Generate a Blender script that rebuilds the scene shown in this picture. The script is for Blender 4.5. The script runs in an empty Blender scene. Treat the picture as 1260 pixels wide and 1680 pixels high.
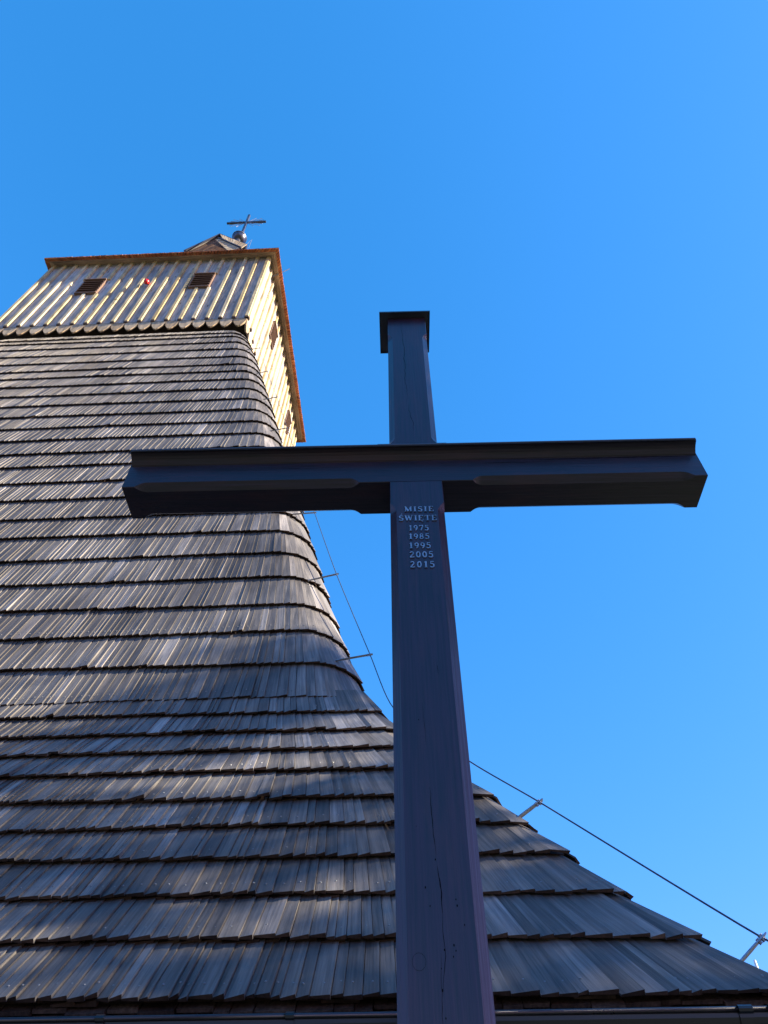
import bpy, math, random
import numpy as np
from mathutils import Vector, Matrix
R = math.radians
rnd = random.Random(7)
sc = bpy.context.scene
C = sc.collection

# ------------------------------------------------------------------ camera
EYE = 1.6
PITCH, ROLL, FPX = R(48.8), R(-0.2), 1165.0
F_ = Vector((0, math.cos(PITCH), math.sin(PITCH)))
r0 = Vector((1, 0, 0)); u0 = Vector((0, -math.sin(PITCH), math.cos(PITCH)))
R_ = r0*math.cos(ROLL) + u0*math.sin(ROLL)
U_ = -r0*math.sin(ROLL) + u0*math.cos(ROLL)
cd = bpy.data.cameras.new('camera'); cam = bpy.data.objects.new('camera', cd); C.objects.link(cam)
m = Matrix((R_, U_, -F_)).transposed().to_4x4(); m.translation = (0, 0, EYE)
cam.matrix_world = m
cd.sensor_fit = 'HORIZONTAL'; cd.sensor_width = 36; cd.lens = FPX/1260*36
cd.clip_start = 0.05; cd.clip_end = 3000
sc.camera = cam

# ------------------------------------------------------------------ sky, sun, exposure
SUN_EL, SUN_AZ = 28.0, 101.0          # azimuth clockwise from +Y
w = bpy.data.worlds.new("World"); sc.world = w; w.use_nodes = True
nt = w.node_tree; bgn = nt.nodes['Background']
sky = nt.nodes.new('ShaderNodeTexSky'); sky.sky_type = 'NISHITA'; sky.sun_disc = False
sky.sun_elevation = R(SUN_EL); sky.sun_rotation = R(SUN_AZ)
sky.air_density = 1.0; sky.dust_density = 0.3; sky.ozone_density = 4.0
sp_ = nt.nodes.new('ShaderNodeSeparateColor'); cm_ = nt.nodes.new('ShaderNodeCombineColor')
nt.links.new(sky.outputs[0], sp_.inputs[0])
for i_, (gain, gam) in enumerate(((.295, 1.30), (.84, .56), (1.50, .62))):     # deep, clean-air blue
    pw = nt.nodes.new('ShaderNodeMath'); pw.operation = 'POWER'; pw.inputs[1].default_value = gam
    ml = nt.nodes.new('ShaderNodeMath'); ml.operation = 'MULTIPLY'; ml.inputs[1].default_value = gain
    nt.links.new(sp_.outputs[i_], pw.inputs[0]); nt.links.new(pw.outputs[0], ml.inputs[0]); nt.links.new(ml.outputs[0], cm_.inputs[i_])
nt.links.new(cm_.outputs[0], bgn.inputs[0])
bgn.inputs[1].default_value = 0.12
sd = bpy.data.lights.new('sun', 'SUN'); sun = bpy.data.objects.new('sun', sd); C.objects.link(sun)
az, el = R(SUN_AZ), R(SUN_EL)
SDIR = Vector((math.sin(az)*math.cos(el), math.cos(az)*math.cos(el), math.sin(el)))
sun.rotation_euler = SDIR.to_track_quat('Z', 'Y').to_euler()
sun.location = SDIR*60
sd.energy = 5.0; sd.angle = R(0.5); sd.color = (1.0, 0.89, 0.70)
sc.view_settings.view_transform = 'Standard'; sc.view_settings.look = 'None'
sc.view_settings.gamma = 1; sc.view_settings.exposure = 1.72

# ------------------------------------------------------------------ materials
def newmat(name):
    mt = bpy.data.materials.new(name); mt.use_nodes = True
    n = mt.node_tree.nodes; b = n['Principled BSDF']
    return mt, n, mt.node_tree.links, b
def N(n, t, **k):
    o = n.new(t)
    for a, v in k.items(): setattr(o, a, v)
    return o
def ramp(n, pts):
    o = n.new('ShaderNodeValToRGB'); e = o.color_ramp.elements
    while len(e) < len(pts): e.new(0.5)
    for q, (p, c) in zip(e, pts): q.position = p; q.color = (*c, 1)
    return o
def wood_tiles(name, lo, mid, hi, rough=0.7, grain=0.35, stain=(0.5, 0.5, 0.5), spec=0.4, knots=False):
    """weathered boards: every loose piece takes its own tone, grain runs along the 'suv' y axis"""
    mt, n, l, b = newmat(name)
    g = N(n, 'ShaderNodeNewGeometry'); at = N(n, 'ShaderNodeAttribute'); at.attribute_name = 'suv'
    cr = ramp(n, [(0, lo), (.45, mid), (.8, mid), (1, hi)])
    l.new(g.outputs['Random Per Island'], cr.inputs[0])
    mp = N(n, 'ShaderNodeMapping'); mp.inputs['Scale'].default_value = (90, 3.0, 90); l.new(at.outputs['Vector'], mp.inputs[0])
    n1 = N(n, 'ShaderNodeTexNoise'); n1.inputs['Scale'].default_value = 1; n1.inputs['Detail'].default_value = 6; n1.inputs['Roughness'].default_value = .65
    l.new(mp.outputs[0], n1.inputs['Vector'])
    mp2 = N(n, 'ShaderNodeMapping'); mp2.inputs['Scale'].default_value = (14, 2.2, 14); l.new(at.outputs['Vector'], mp2.inputs[0])
    n2 = N(n, 'ShaderNodeTexNoise'); n2.inputs['Scale'].default_value = 1; n2.inputs['Detail'].default_value = 4; l.new(mp2.outputs[0], n2.inputs['Vector'])
    tc = N(n, 'ShaderNodeTexCoord')
    n3 = N(n, 'ShaderNodeTexNoise'); n3.inputs['Scale'].default_value = 1.1; n3.inputs['Detail'].default_value = 5; l.new(tc.outputs['Object'], n3.inputs['Vector'])
    r1 = ramp(n, [(.3, (1-grain,)*3), (.7, (1+grain*.6,)*3)]); l.new(n1.outputs['Fac'], r1.inputs[0])
    r2 = ramp(n, [(.32, (0.6, .6, .62)), (.5, (.95, .95, .95)), (.72, (1.35, 1.33, 1.3))]); l.new(n2.outputs['Fac'], r2.inputs[0])
    r3 = ramp(n, [(.35, stain), (.65, (1, 1, 1))]); l.new(n3.outputs['Fac'], r3.inputs[0])
    last = cr.outputs[0]
    for rr in (r1, r2, r3):
        mx = N(n, 'ShaderNodeMixRGB', blend_type='MULTIPLY'); mx.inputs[0].default_value = 1
        l.new(last, mx.inputs[1]); l.new(rr.outputs[0], mx.inputs[2]); last = mx.outputs[0]
    if knots:
        mp3 = N(n, 'ShaderNodeMapping'); mp3.inputs['Scale'].default_value = (6.5, 2.6, 6.5); l.new(at.outputs['Vector'], mp3.inputs[0])
        v = N(n, 'ShaderNodeTexVoronoi'); v.inputs['Scale'].default_value = 1; l.new(mp3.outputs[0], v.inputs['Vector'])
        rk = ramp(n, [(.06, (.28, .2, .15)), (.13, (.8, .72, .6)), (.2, (1, 1, 1))]); l.new(v.outputs['Distance'], rk.inputs[0])
        mx = N(n, 'ShaderNodeMixRGB', blend_type='MULTIPLY'); mx.inputs[0].default_value = .9
        l.new(last, mx.inputs[1]); l.new(rk.outputs[0], mx.inputs[2]); last = mx.outputs[0]
    l.new(last, b.inputs['Base Color'])
    b.inputs['Roughness'].default_value = rough; b.inputs['Specular IOR Level'].default_value = spec
    bp = N(n, 'ShaderNodeBump'); bp.inputs['Strength'].default_value = .5; bp.inputs['Distance'].default_value = .004
    l.new(n1.outputs['Fac'], bp.inputs['Height']); l.new(bp.outputs[0], b.inputs['Normal'])
    return mt
def plain(name, col, rough=.5, metal=0, var=.2, scale=12, bump=0.0, spec=.5, stretch=(1, 1, 1), coat=0, tint=None):
    mt, n, l, b = newmat(name)
    tc = N(n, 'ShaderNodeTexCoord'); mp = N(n, 'ShaderNodeMapping'); mp.inputs['Scale'].default_value = stretch
    l.new(tc.outputs['Object'], mp.inputs[0])
    no = N(n, 'ShaderNodeTexNoise'); no.inputs['Scale'].default_value = scale; no.inputs['Detail'].default_value = 6
    l.new(mp.outputs[0], no.inputs['Vector'])
    r = ramp(n, [(.3, tuple(c*(1-var) for c in col)), (.7, tuple(min(1, c*(1+var)) for c in col))]); l.new(no.outputs['Fac'], r.inputs[0])
    src = r.outputs[0]
    if tint:
        mq = N(n, 'ShaderNodeMapping'); mq.inputs['Scale'].default_value = tuple(.16*q if q > 2 else q*1.1 for q in stretch); l.new(tc.outputs['Object'], mq.inputs[0])
        nq = N(n, 'ShaderNodeTexNoise'); nq.inputs['Scale'].default_value = 1.6; nq.inputs['Detail'].default_value = 8; nq.inputs['Roughness'].default_value = .7; l.new(mq.outputs[0], nq.inputs['Vector'])
        rq = ramp(n, [(.50, (0, 0, 0)), (.68, (1, 1, 1))]); l.new(nq.outputs['Fac'], rq.inputs[0])
        mx = N(n, 'ShaderNodeMixRGB'); l.new(rq.outputs[0], mx.inputs[0]); l.new(src, mx.inputs[1]); mx.inputs[2].default_value = (*tint, 1); src = mx.outputs[0]
    l.new(src, b.inputs['Base Color'])
    b.inputs['Roughness'].default_value = rough; b.inputs['Metallic'].default_value = metal; b.inputs['Specular IOR Level'].default_value = spec
    rr = N(n, 'ShaderNodeMapRange'); rr.inputs['To Min'].default_value = max(0, rough-.1); rr.inputs['To Max'].default_value = min(1, rough+.12)
    l.new(no.outputs['Fac'], rr.inputs['Value']); l.new(rr.outputs[0], b.inputs['Roughness'])
    b.inputs['Coat Weight'].default_value = coat; b.inputs['Coat Roughness'].default_value = .22
    if bump:
        bp = N(n, 'ShaderNodeBump'); bp.inputs['Strength'].default_value = bump; bp.inputs['Distance'].default_value = .003
        l.new(no.outputs['Fac'], bp.inputs['Height']); l.new(bp.outputs[0], b.inputs['Normal'])
    return mt
M = {}
M['shingle'] = wood_tiles('weathered_shingle', (.115, .10, .088), (.18, .162, .145), (.31, .28, .255), rough=.62, grain=.5, stain=(.55, .52, .5), spec=.5)
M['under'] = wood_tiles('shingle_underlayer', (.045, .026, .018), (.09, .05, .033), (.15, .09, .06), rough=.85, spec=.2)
M['redwood'] = wood_tiles('eave_shingle_wood', (.38, .11, .04), (.56, .17, .06), (.66, .26, .10), rough=.7, spec=.3)
M['board'] = wood_tiles('belfry_board', (.31, .29, .265), (.41, .385, .35), (.52, .49, .44), rough=.65, grain=.2, stain=(.8, .82, .85), spec=.35, knots=True)
M['batten'] = wood_tiles('belfry_batten', (.50, .36, .16), (.60, .47, .25), (.66, .55, .36), rough=.65, grain=.15, stain=(.85, .85, .85), spec=.3)  # same wood as the boards, sunlit yellow put into its colour
M['soffit'] = wood_tiles('soffit_board', (.46, .29, .17), (.58, .39, .24), (.68, .5, .33), rough=.7, grain=.3, spec=.3)
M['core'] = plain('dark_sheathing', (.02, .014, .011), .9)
M['dark'] = plain('dark_stained_timber', (.06, .036, .025), .7, var=.4, scale=6, stretch=(6, 6, 1))
M['fascia'] = wood_tiles('fascia_wood', (.16, .08, .05), (.22, .12, .07), (.3, .17, .1), rough=.85, grain=.5, spec=.2)
M['eavewood'] = wood_tiles('eave_underlayer', (.09, .055, .04), (.15, .095, .07), (.22, .15, .11), rough=.85, grain=.5, spec=.2)
M['louver'] = plain('louver_brown', (.17, .095, .06), .6, var=.3, scale=20)
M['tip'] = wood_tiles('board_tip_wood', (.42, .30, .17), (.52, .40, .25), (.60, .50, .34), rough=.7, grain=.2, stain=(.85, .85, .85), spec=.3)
M['crossz'] = plain('black_stained_post', (.017, .0055, .0150), .42, var=.55, scale=2.6, bump=.7, stretch=(34, 34, 1.3), spec=.42, coat=.34, tint=(.034, .010, .018))
M['crossx'] = plain('black_stained_beam', (.011, .006, .012), .45, var=.55, scale=2.6, bump=.6, stretch=(1.3, 34, 34), spec=.4, coat=.22, tint=(.028, .009, .014))
M['crack'] = plain('open_crack', (.004, .003, .004), .95, spec=.1)
M['sheet'] = plain('dark_sheet_metal', (.026, .028, .042), .38, metal=.0, var=.2, scale=5, spec=.6)
M['gutter'] = plain('gutter_plastic', (.007, .007, .009), .30, var=.2, scale=4, spec=.55)
M['letter'] = plain('cast_metal_letter', (.30, .32, .35), .48, metal=.8, var=.3, scale=80)
M['zinc'] = plain('galvanised_steel', (.28, .29, .31), .45, metal=.8, var=.3, scale=60)
M['cable'] = plain('lightning_cable', (.07, .075, .09), .5, metal=.6, var=.3, scale=60)
M['ball'] = plain('finial_sheet', (.10, .10, .12), .35, metal=.85, var=.4, scale=9)
M['nail'] = plain('nail_head', (.20, .20, .20), .45, metal=.6, var=.3, scale=90)
M['red'] = plain('red_glass', (.6, .015, .012), .25, var=.1)
M['bark'] = plain('bark', (.07, .05, .035), .9, var=.4, scale=10, bump=.6)
M['paving'] = plain('churchyard_paving', (.07, .08, .06), .9, var=.25, scale=3)
mt, n, l, b = newmat('leaf')
g = N(n, 'ShaderNodeNewGeometry'); r = ramp(n, [(0, (.035, .06, .015)), (1, (.10, .13, .035))]); l.new(g.outputs['Random Per Island'], r.inputs[0]); l.new(r.outputs[0], b.inputs['Base Color']); b.inputs['Roughness'].default_value = .6
M['leaf'] = mt

# ------------------------------------------------------------------ mesh helpers
class MB:
    """collects pieces, links them as ONE mesh object"""
    def __init__(s): s.v = []; s.f = []; s.uv = []; s.mi = []
    def add(s, vs, fs, uvs=None, mi=0):
        k = len(s.v); s.v.extend([tuple(p) for p in vs]); s.f.extend([tuple(i+k for i in f) for f in fs])
        s.uv.extend(uvs if uvs is not None else [tuple(p) for p in vs]); s.mi.extend([mi]*len(fs))
    def hexa(s, v8, uv=None, mi=0, butt=None):
        if butt is not None:
            s.add(v8, [(0, 3, 2, 1), (4, 5, 6, 7), (0, 1, 5, 4), (1, 2, 6, 5), (2, 3, 7, 6), (3, 0, 4, 7)], uv, mi); s.mi[-4] = butt; s.mi[-6] = butt; return
        s.add(v8, [(0, 3, 2, 1), (4, 5, 6, 7), (0, 1, 5, 4), (1, 2, 6, 5), (2, 3, 7, 6), (3, 0, 4, 7)], uv, mi)
    def box(s, o, ax, ay, az_, x0, x1, y0, y1, z0, z1, mi=0, grain=1):
        """box in the frame ax, ay, az_ at o; grain: which axis runs along the wood"""
        o, ax, ay, az_ = map(Vector, (o, ax, ay, az_))
        cs = [(x0, y0, z0), (x1, y0, z0), (x1, y1, z0), (x0, y1, z0), (x0, y0, z1), (x1, y0, z1), (x1, y1, z1), (x0, y1, z1)]
        q = rnd.uniform(0, 50); q2 = rnd.uniform(0, 50)
        def uvf(c):
            if grain == 0: return (c[1]+q, c[0]+q2, c[2])
            if grain == 2: return (c[0]+q, c[2]+q2, c[1])
            return (c[0]+q, c[1]+q2, c[2])
        s.hexa([o+ax*c[0]+ay*c[1]+az_*c[2] for c in cs], [uvf(c) for c in cs], mi)
    def tube(s, pts, rad, seg=8, mi=0, cap=True):
        pts = [Vector(p) for p in pts]; vs = []; n_ = len(pts)
        rads = rad if isinstance(rad, (list, tuple)) else [rad]*n_
        for i, p in enumerate(pts):
            t = (pts[min(i+1, n_-1)]-pts[max(i-1, 0)]).normalized()
            a = t.cross(Vector((0, 0, 1)))
            if a.length < 1e-3: a = Vector((1, 0, 0))
            a.normalize(); b_ = t.cross(a)
            for k in range(seg):
                th = 2*math.pi*k/seg; vs.append(p+(a*math.cos(th)+b_*math.sin(th))*rads[i])
        fs = [(i*seg+k, i*seg+(k+1) % seg, (i+1)*seg+(k+1) % seg, (i+1)*seg+k) for i in range(n_-1) for k in range(seg)]
        if cap: fs += [tuple(range(seg))[::-1], tuple(range((n_-1)*seg, n_*seg))]
        s.add(vs, fs, None, mi)
    def sphere(s, c, rad, nu=20, nv=12, mi=0, squash=1):
        vs = []; fs = []
        for i in range(nv+1):
            ph = math.pi*i/nv
            for k in range(nu):
                th = 2*math.pi*k/nu
                vs.append((c[0]+rad*math.sin(ph)*math.cos(th), c[1]+rad*math.sin(ph)*math.sin(th), c[2]+rad*squash*math.cos(ph)))
        for i in range(nv):
            for k in range(nu): fs.append((i*nu+k, (i+1)*nu+k, (i+1)*nu+(k+1) % nu, i*nu+(k+1) % nu))
        s.add(vs, fs, None, mi)
    def build(s, name, mats, parent=None, smooth=False, bevel=0):
        me = bpy.data.meshes.new(name); me.from_pydata(s.v, [], s.f); me.update()
        a = me.attributes.new('suv', 'FLOAT_VECTOR', 'POINT'); a.data.foreach_set('vector', np.array(s.uv, dtype=np.float32).ravel())
        for q in (mats if isinstance(mats, (list, tuple)) else [mats]): me.materials.append(q)
        me.polygons.foreach_set('material_index', s.mi)
        if smooth: me.polygons.foreach_set('use_smooth', [True]*len(me.polygons))
        o = bpy.data.objects.new(name, me); C.objects.link(o)
        if parent: o.parent = parent
        if bevel:
            bv = o.modifiers.new('bevel', 'BEVEL'); bv.width = bevel; bv.segments = 2; bv.limit_method = 'ANGLE'; bv.angle_limit = R(35)
        return o
def root(name, label, cat, loc, rz=0, group=None):
    o = bpy.data.objects.new(name, None); C.objects.link(o); o.location = loc; o.rotation_euler = (0, 0, rz)
    o['label'] = label; o['category'] = cat
    if group: o['group'] = group
    return o
def part(name, parent, label=None):
    o = bpy.data.objects.new(name, None); C.objects.link(o); o.parent = parent
    if label: o['label'] = label
    return o

# ------------------------------------------------------------------ ground
g = MB(); g.add([(-600, -600, 0), (600, -600, 0), (600, 600, 0), (-600, 600, 0)], [(0, 1, 2, 3)])
go = g.build('ground', M['paving']); go['kind'] = 'structure'

# ================================================================== CHURCH
CH = root('wooden_church', 'tall wooden church tower with grey shingled walls and skirt roof behind the black cross', 'church', (-6.166, 11.076, 0), R(-2.3))
DL = 0.35                                   # the west flank stands slightly farther out
prof = [(15.9, 2.93), (15.25, 3.11), (13.91, 3.48), (12.44, 3.86), (11.27, 4.17), (10.07, 4.47), (9.01, 4.73), (6.14, 5.45), (5.62, 5.59), (5.01, 5.74),
        (4.47, 5.88), (3.99, 6.02), (3.68, 6.11), (3.31, 6.24), (3.04, 6.31), (2.71, 6.48), (1.88, 7.06), (1.62, 7.22), (1.39, 7.38), (1.16, 7.54), (.96, 7.715), (.76, 7.885), (.5, 8.11)]
pz_ = np.array([p[0] for p in prof])[::-1]; pw_ = np.array([p[1] for p in prof])[::-1]
def W(z): return float(np.interp(z, pz_, pw_))
# faces: 0 front(-v) 1 right(+u) 2 back 3 left
def facepoint(face, s, z, e, rad, nrm):
    """s = arc length along the face, e = offset along the surface normal nrm=(out, up)"""
    w_ = W(z); a = b = w_
    if face == 0: a = w_+DL
    if face == 2: b = w_+DL
    D = w_+(DL if face == 3 else 0)
    r_ = rad; th = 0; c = s; dd = 0
    if s > b-r_: th = min((s-(b-r_))/r_, R(45)); c = b-r_+r_*math.sin(th); dd = r_*(1-math.cos(th))
    if s < -a+r_: th = max((s-(-a+r_))/r_, -R(45)); c = -a+r_+r_*math.sin(th); dd = r_*(1-math.cos(th))
    c += e*nrm[0]*math.sin(th); out = D-dd+e*nrm[0]*math.cos(th); zz = z+e*nrm[1]+EYE
    if face == 0: return (c, -out, zz)
    if face == 1: return (out, c, zz)
    if face == 2: return (-c, out, zz)
    return (-out, -c, zz)
def halflens(face, z, rad):
    w_ = W(z); a = b = w_
    if face == 0: a = w_+DL
    if face == 2: b = w_+DL
    k = rad*(math.pi/4-1)
    return a+k, b+k
SAG = .03
def course(mb, mbu, mbn, face, zt, zb, rad, mean, fan, eb, seed, ext=.05, nails=False, wedge=.012):
    rg = random.Random(seed)
    slope = math.hypot(zt-zb, W(zb)-W(zt)); nrm = ((zt-zb)/slope, (W(zb)-W(zt))/slope)
    at, bt = halflens(face, zt, rad); ab, bb = halflens(face, zb, rad)
    def smap(s):                              # top coordinate -> bottom coordinate, fanning out near the hips
        f2 = min(max((s-(bt-fan))/fan, 0), 1)**1.6; f1 = min(max((-s-(at-fan))/fan, 0), 1)**1.6
        return s+(bb-bt)*f2-(ab-at)*f1
    ze = min(zt+ext*nrm[0], 15.9)
    sw = rg.uniform(0, 6); s = -at
    while s < bt-.01:
        wd = mean*rg.choice((.6, .75, .85, 1, 1, 1.15, 1.3, 1.6))
        s1 = min(s+wd, bt)
        if bt-s1 < mean*.5: s1 = bt
        j = rg.uniform(-1, 1)*(.0065 if zt < 3.2 else .0045)+.010*math.sin(s*1.3+sw)
        lift = rg.uniform(0, .005)+(rg.uniform(.004, .012) if rg.random() < .08 else 0); tl = .007+rg.uniform(0, .003); tr = tl+wedge*rg.uniform(.65, 1.15)
        gp = .0012
        zz = zb-j*nrm[0]-(SAG*max(0, (abs(s)-5.2)/2.6)**1.6 if zt < 3.2 else 0)
        sb0, sb1 = smap(s), smap(s1)
        q0, q1 = (s, s1)
        P = lambda ss, z_, e_: facepoint(face, ss, z_, e_, rad, nrm)
        e0 = eb+lift; tilt = rg.uniform(-.004, .004)
        v8 = [P(sb0+gp, zz+tilt, e0), P(sb1-gp, zz-tilt, e0), P(q1-gp, ze, .000), P(q0+gp, ze, .000),
              P(sb0+gp, zz+tilt, e0+tl), P(sb1-gp, zz-tilt, e0+tr), P(q1-gp, ze, tr*.8), P(q0+gp, ze, tl)]
        a0 = rg.uniform(0, 90); b0 = rg.uniform(0, 90); L = slope
        uv = [(a0, b0, 0), (a0+wd, b0, 0), (a0+wd, b0+L, 0), (a0, b0+L, 0), (a0, b0, .03), (a0+wd, b0, .03), (a0+wd, b0+L, .03), (a0, b0+L, .03)]
        mb.hexa(v8, uv, 0, 1)
        if nails and abs(s) > 3:
            up = (.075+rg.uniform(-.008, .008))
            sm = (sb0+sb1)/2+rg.uniform(-.01, .01); zn = zz+up*nrm[0]
            fr = up/slope; er = e0*(1-fr)+(tl+tr)/2+.001
            cen = Vector(P(sm, zn, er)); nn = (Vector(P(sm, zn, er+.1))-cen).normalized()
            ta = (Vector(P(sm+.01, zn, er))-cen).normalized(); tb = nn.cross(ta)
            rr = .0052
            ring = [cen+(ta*math.cos(k*math.pi/3)+tb*math.sin(k*math.pi/3))*rr for k in range(6)]
            top = [cen+nn*.0025+(ta*math.cos(k*math.pi/3)+tb*math.sin(k*math.pi/3))*rr*.7 for k in range(6)]
            mb.add(ring+top, [(k, (k+1) % 6, 6+(k+1) % 6, 6+k) for k in range(6)]+[tuple(range(6, 12))], None, 2)
        s = s1
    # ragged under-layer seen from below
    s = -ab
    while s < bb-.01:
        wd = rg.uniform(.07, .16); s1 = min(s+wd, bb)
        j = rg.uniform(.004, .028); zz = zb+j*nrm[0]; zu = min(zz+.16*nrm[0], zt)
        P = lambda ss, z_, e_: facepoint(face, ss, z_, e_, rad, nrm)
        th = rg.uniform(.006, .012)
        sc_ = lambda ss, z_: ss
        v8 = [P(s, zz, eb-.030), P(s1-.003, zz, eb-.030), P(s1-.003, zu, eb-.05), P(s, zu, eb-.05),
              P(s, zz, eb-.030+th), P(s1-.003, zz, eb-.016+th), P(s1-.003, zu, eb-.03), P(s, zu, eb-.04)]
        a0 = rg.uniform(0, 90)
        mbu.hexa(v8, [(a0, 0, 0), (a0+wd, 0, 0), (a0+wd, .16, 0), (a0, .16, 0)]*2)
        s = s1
body_z = [15.9, 15.48, 15.086, 14.49, 13.826, 13.175, 12.577, 12.067, 11.487, 10.906, 10.343, 9.783, 9.245, 8.724, 8.186, 7.722, 7.188, 6.689, 6.185, 5.719, 5.239, 4.78, 4.322, 3.898, 3.459, 3.045]
skirt_z = [3.10, 2.858, 2.617, 2.382, 2.147, 1.89, 1.665, 1.45, 1.212, .972, .726]
def shingled(name, zs, rad, mean, fan, eb, ext, z_lo, nails_below=99, label=None):
    mb, mbu, mbn = MB(), MB(), MB()
    for i in range(len(zs)-1):
        for face in range(4):
            mm = mean if face < 2 else mean*1.8
            k = 1.0 if zs[i] < 8 else 1.12
            course(mb, mbu, mbn, face, zs[i], zs[i+1], rad, mm*k, fan, eb, i*7+face+len(zs)*100, ext=ext,
                   nails=(face == 0 and zs[i] < nails_below))
    o = mb.build(name, [M['shingle'], M['under'], M['nail']], CH)
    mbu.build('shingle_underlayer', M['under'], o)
    if z_lo < 1:
        for q_ in range(4):
            for face in range(4):
                rg = random.Random(face+q_*10); zb = zs[-1]; s = -halflens(face, zb, rad)[0]; e_ = halflens(face, zb, rad)[1]
                while s < e_-.01:
                    wd = rg.uniform(.06, .15); s1 = min(s+wd, e_); j = rg.uniform(-.014, .010)-.013*q_; zz = zb+j; eo = .012-.020*(q_+1)
                    P = lambda ss, z_, e2: facepoint(face, ss, z_, e2, rad, (.7, .7))
                    t_ = rg.uniform(.008, .014)
                    mbn.hexa([P(s, zz, eo-.012), P(s1-.004, zz, eo-.012), P(s1-.004, zz+.12, eo-.03), P(s, zz+.12, eo-.03),
                              P(s, zz, eo-.012+t_), P(s1-.004, zz, eo-.006+t_), P(s1-.004, zz+.12, eo-.02), P(s, zz+.12, eo-.02)])
                    s = s1
    if mbn.v: mbn.build('eave_underlayer', M['eavewood'], o)
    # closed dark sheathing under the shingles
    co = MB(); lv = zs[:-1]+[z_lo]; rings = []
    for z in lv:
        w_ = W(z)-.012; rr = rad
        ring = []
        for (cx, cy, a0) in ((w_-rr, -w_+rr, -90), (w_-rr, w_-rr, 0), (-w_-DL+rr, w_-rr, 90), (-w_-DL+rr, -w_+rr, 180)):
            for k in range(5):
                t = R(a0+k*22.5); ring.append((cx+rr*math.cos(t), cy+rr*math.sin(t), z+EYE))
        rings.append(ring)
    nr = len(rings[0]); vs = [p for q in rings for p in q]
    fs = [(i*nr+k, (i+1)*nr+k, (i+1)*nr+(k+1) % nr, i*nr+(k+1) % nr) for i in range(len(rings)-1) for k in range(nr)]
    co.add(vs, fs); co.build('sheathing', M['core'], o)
    return o
shingled('tower_shingle_cladding', body_z, .38, .062, .9, .034, .05, 3.05, nails_below=4.4)
shingled('skirt_roof', skirt_z, .10, .055, 1.5, .036, .05, .80, nails_below=99)

# lower wall, eave board, soffit
mb = MB()
for sx, u0_, u1_, v0_, v1_ in ((0, -7.55, 7.2, -7.2, -7.1), (1, 7.1, 7.2, -7.1, 7.1), (2, -7.55, 7.2, 7.1, 7.2), (3, -7.55, -7.45, -7.1, 7.1)):
    L = (u1_-u0_) if sx in (0, 2) else (v1_-v0_); k = int(L/.22)
    for i in range(k):
        if sx in (0, 2):
            a = u0_+L*i/k; mb.box((0, 0, 0), (1, 0, 0), (0, 1, 0), (0, 0, 1), a+.003, a+L/k-.003, v0_, v1_, 0, .62+EYE, grain=2)
        else:
            a = v0_+L*i/k; mb.box((0, 0, 0), (1, 0, 0), (0, 1, 0), (0, 0, 1), u0_, u1_, a+.003, a+L/k-.003, 0, .62+EYE, grain=2)
mb.build('plank_wall', M['dark'], CH)
mb = MB()
z0, z1 = .60+EYE, .715+EYE
mb.box((0, 0, 0), (1, 0, 0), (0, 1, 0), (0, 0, 1), -8.16, 7.80, -7.885, -7.80, z0, z1)
mb.box((0, 0, 0), (1, 0, 0), (0, 1, 0), (0, 0, 1), 7.80, 7.84, -7.84, 7.84, z0, z1)
mb.box((0, 0, 0), (1, 0, 0), (0, 1, 0), (0, 0, 1), -8.19, 7.80, 7.80, 7.84, z0, z1)
mb.box((0, 0, 0), (1, 0, 0), (0, 1, 0), (0, 0, 1), -8.19, -8.16, -7.84, 7.80, z0, z1)
mb.box((0, 0, 0), (1, 0, 0), (0, 1, 0), (0, 0, 1), -8.16, 7.80, -7.80, 7.80, .622+EYE, .64+EYE)
mb.build('eave_board', M['fascia'], CH)

# gutter: half-round channel with a front bead, collars at the joints
def gutter_run(o, ax, out, L0, L1, name='gutter'):
    o, ax, out = Vector(o), Vector(ax), Vector(out); mb = MB(); rr = .072; up = Vector((0, 0, 1)); seg = 14
    def arc(s, r_, t): return o+ax*s+out*(r_*math.cos(t))+up*(r_*math.sin(t))
    vs = []
    for s in (L0, L1):
        for r_ in (rr, rr-.004):
            for k in range(seg+1): vs.append(arc(s, r_, math.pi+math.pi*k/seg))
    n1 = seg+1
    fs = []
    for k in range(seg):
        fs += [(k, k+1, 2*n1+k+1, 2*n1+k), (n1+k+1, n1+k, 3*n1+k, 3*n1+k+1)]
    for k in range(seg): fs += [(k, n1+k, n1+k+1, k+1), (2*n1+k, 2*n1+k+1, 3*n1+k+1, 3*n1+k)]
    fs += [(0, 2*n1, 3*n1, n1), (seg, n1+seg, 3*n1+seg, 2*n1+seg)]
    mb.add(vs, fs)
    gp = mb.build(name, M['gutter'], CH, smooth=False)
    bd = MB(); bd.tube([o+ax*L0+out*(rr+.002)+up*.004, o+ax*L1+out*(rr+.002)+up*.004], .0085, 10)
    bo = bd.build('gutter_bead', M['gutter'], gp, smooth=True)
    return gp, arc, rr
GZ = .645+EYE
gp, arc, rr = gutter_run((0, -8.045, GZ), (1, 0, 0), (0, -1, 0), -8.5, 8.13)
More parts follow.
